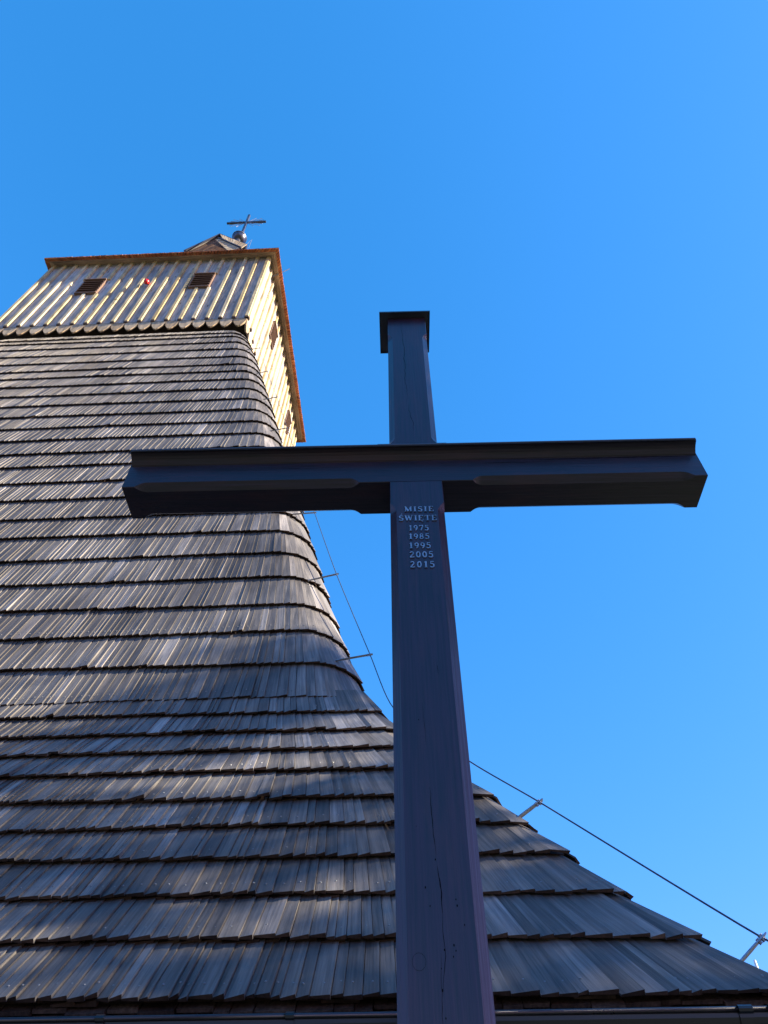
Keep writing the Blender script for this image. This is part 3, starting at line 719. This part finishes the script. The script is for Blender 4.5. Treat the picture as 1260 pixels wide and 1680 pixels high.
# raised metal lettering: serif capitals and old-style figures from strokes
TH, TN = .19, .085          # thick and thin strokes in cap heights
def arcp(cx, cy, rx, ry, a0, a1, n_=9): return [(cx+rx*math.cos(R(a0+(a1-a0)*i/n_)), cy+ry*math.sin(R(a0+(a1-a0)*i/n_))) for i in range(n_+1)]
G = {  # width, strokes [(points, width)]
 'M': (1.05, [([(.14, 0), (.14, 1)], TN), ([(.14, .98), (.52, .06)], TH), ([(.90, .98), (.52, .06)], TN), ([(.90, 0), (.90, 1)], TH), ([(0, .03), (.28, .03)], .06), ([(.74, .03), (1.05, .03)], .06), ([(0, .97), (.2, .97)], .06), ([(.86, .97), (1.05, .97)], .06)]),
 'I': (.40, [([(.2, 0), (.2, 1)], TH), ([(.02, .03), (.38, .03)], .06), ([(.02, .97), (.38, .97)], .06)]),
 'S': (.62, [(arcp(.31, .74, .22, .22, 20, 270)+arcp(.31, .27, .24, .24, 90, -160), .15), ([(.52, .78), (.54, .98)], .06), ([(.06, .22), (.04, 0)], .06)]),
 'E': (.74, [([(.16, 0), (.16, 1)], TH), ([(.02, .03), (.68, .03)], .07), ([(.02, .97), (.64, .97)], .07), ([(.16, .5), (.48, .5)], .07), ([(.66, 0), (.70, .24)], .06), ([(.63, 1), (.63, .78)], .06), ([(.48, .38), (.48, .62)], .06)]),
 'W': (1.2, [([(.12, 1), (.36, .03)], TH), ([(.36, .03), (.6, .95)], TN), ([(.56, 1), (.82, .03)], TH), ([(.82, .03), (1.08, 1)], TN), ([(0, .97), (.28, .97)], .06), ([(.44, .97), (.72, .97)], .06), ([(.96, .97), (1.2, .97)], .06)]),
 'T': (.8, [([(.4, 0), (.4, 1)], TH), ([(.04, .96), (.76, .96)], .07), ([(.22, .03), (.58, .03)], .06), ([(.05, 1), (.03, .74)], .06), ([(.75, 1), (.77, .74)], .06)]),
 '1': (.5, [([(.27, 0), (.27, 1)], TH), ([(.08, .03), (.46, .03)], .06), ([(.08, .82), (.27, .98)], .08)]),
 '9': (.62, [(arcp(.31, .68, .21, .26, 0, 360, 16), .12), (arcp(.16, .62, .37, .58, 10, -75, 8), .13)]),
 '7': (.6, [([(.06, .94), (.56, .94)], .12), ([(.55, .93), (.26, 0)], .14), ([(.07, 1), (.05, .74)], .06)]),
 '5': (.6, [([(.14, .94), (.54, .94)], .11), ([(.15, .95), (.12, .55)], .08), (arcp(.27, .32, .24, .29, 120, -150, 12), .14)]),
 '8': (.62, [(arcp(.31, .75, .18, .20, 0, 360, 14), .12), (arcp(.31, .27, .22, .24, 0, 360, 16), .13)]),
 '2': (.62, [(arcp(.29, .72, .21, .23, 160, -20, 10)+[(.08, .08)], .13), ([(.06, .06), (.56, .06)], .12), ([(.56, .02), (.58, .22)], .06)]),
 '0': (.62, [(arcp(.31, .5, .22, .44, 0, 360, 20), .14)]),
}
G['Ś'] = (G['S'][0], G['S'][1]+[([(.28, 1.14), (.44, 1.34)], .10)])
G['Ę'] = (G['E'][0], G['E'][1]+[(arcp(.62, -.12, .12, .13, 110, 290, 6), .07)])
def glyph(chs, x, z, h, wsc):
    mb = MB()
    wid, strokes = G[chs]
    for si, (pts_, wd) in enumerate(strokes):
        P_ = [Vector((x+a*h*wsc, z+b_*h)) for a, b_ in pts_]; n_ = len(P_); w2 = wd*h/2; y1_ = -.0045-.0002*si
        L_, R2 = [], []
        for i, p in enumerate(P_):
            t = (P_[min(i+1, n_-1)]-P_[max(i-1, 0)]).normalized(); s_ = Vector((-t.y, t.x))*w2
            L_.append(p+s_); R2.append(p-s_)
        vs = [(p.x, y1_, p.y+EYE) for p in L_]+[(p.x, y1_, p.y+EYE) for p in R2]+[(p.x, -.0002, p.y+EYE) for p in L_]+[(p.x, -.0002, p.y+EYE) for p in R2]
        fs = []
        for i in range(n_-1):
            fs += [(i, i+1, n_+i+1, n_+i), (i+1, i, 2*n_+i, 2*n_+i+1), (n_+i, n_+i+1, 3*n_+i+1, 3*n_+i)]
        fs += [(0, n_, 3*n_, 2*n_), (n_-1, 3*n_-1, 4*n_-1, 2*n_-1)]
        mb.add(vs, fs)
    o = mb.build('numeral' if chs.isdigit() else 'letter', M['letter'], CR)
for text, x0, x1, zb_, h in (('MISIE', .060, .181, 2.224, .031), ('ŚWIĘTE', .036, .191, 2.168, .031), ('1975', .074, .155, 2.107, .031), ('1985', .073, .155, 2.057, .031),
                             ('1995', .073, .158, 2.004, .032), ('2005', .073, .165, 1.953, .033), ('2015', .073, .167, 1.899, .033)):
    tot = sum(G[c][0] for c in text); gaps = len(text)-1
    wsc = .92; gap = ((x1-x0)-tot*h*wsc)/gaps
    x = x0
    for i, c in enumerate(text):
        dz = (zb_+.0) + (x-x0)*-.01
        glyph(c, x, dz, h, wsc); x += G[c][0]*h*wsc+gap

DP_ = root('distant_mast', 'tiny pale mast tip with yellow foot peeking over the roof edge at lower right', 'mast', (20.6, 45.0, 0))
mb = MB(); mb.tube([(0, 0, -.2), (0, 0, 14.35)], [.16, .07], 10); mb.build('pole', plain('yellow_paint', (.6, .45, .08), .6), DP_)
mb = MB(); mb.tube([(0, 0, 14.35), (0, 0, 14.9)], [.085, .07], 10); mb.build('mast_head', plain('pale_paint', (.7, .7, .66), .6), DP_)

# ================================================================== TREES (right of the frame, they shade the cross and the eaves)
def leafy_tree(name, label, x, y, h_trunk, crown, nleaf, seed, tall, leaf=.17, rad=3.6):
    rg = random.Random(seed); T = root(name, label, 'tree', (x, y, 0), 0, 'trees beside the churchyard')
    tr = MB(); tr.tube([(0, 0, -.2), (.05, .02, h_trunk*.5), (0, .1, h_trunk), (.1, .05, tall*.8)], [.28, .22, .17, .04], 10)
    cl = []
    for i in range(crown):
        a = rg.uniform(0, 2*math.pi); f = rg.random()
        zz = h_trunk*.75+(tall-h_trunk*.75)*f; rmax = rad*math.sin(math.pi*(.12+.8*f))**.7
        rr_ = rmax*math.sqrt(rg.uniform(.05, 1)); p = Vector((rr_*math.cos(a), rr_*math.sin(a), zz)); cl.append(p)
        b0 = Vector((0, .05, h_trunk*.7+(zz-h_trunk*.7)*.55))
        tr.tube([b0, b0.lerp(p, .5)+Vector((0, 0, .15)), p], [.06, .035, .012], 5)
    tr.build('trunk', M['bark'], T, smooth=True)
    n_ = nleaf; rs = np.random.RandomState(seed)
    ci = rs.randint(0, len(cl), n_); cen = np.array([tuple(p) for p in cl])[ci]
    off = rs.normal(0, 1, (n_, 3))*np.array([.34, .34, .26]); c = cen+off
    d1 = rs.normal(0, 1, (n_, 3)); d1 /= np.linalg.norm(d1, axis=1)[:, None]
    d2 = rs.normal(0, 1, (n_, 3)); d2 -= (d1*d2).sum(1)[:, None]*d1; d2 /= np.linalg.norm(d2, axis=1)[:, None]
    s_ = rs.uniform(.6, 1.1, n_)[:, None]*leaf/2
    v = np.stack([c-d1*s_, c-d2*s_*.5, c+d1*s_, c+d2*s_*.5], 1).reshape(-1, 3)
    me = bpy.data.meshes.new('crown'); me.from_pydata(v.tolist(), [], np.arange(n_*4).reshape(-1, 4).tolist()); me.update(); me.materials.append(M['leaf'])
    o = bpy.data.objects.new('crown', me); C.objects.link(o); o.parent = T
TREES = True
if TREES:
    leafy_tree('leafy_tree', 'tall narrow leafy tree standing right of the cross outside the picture', 13.0, -.5, 3.2, 100, 17000, 5, 14.6, rad=2.5)
    leafy_tree('leafy_tree', 'lower spreading leafy tree standing right of the church outside the picture', 16.5, 1.5, 3.0, 66, 15000, 9, 14.4, rad=3.2)
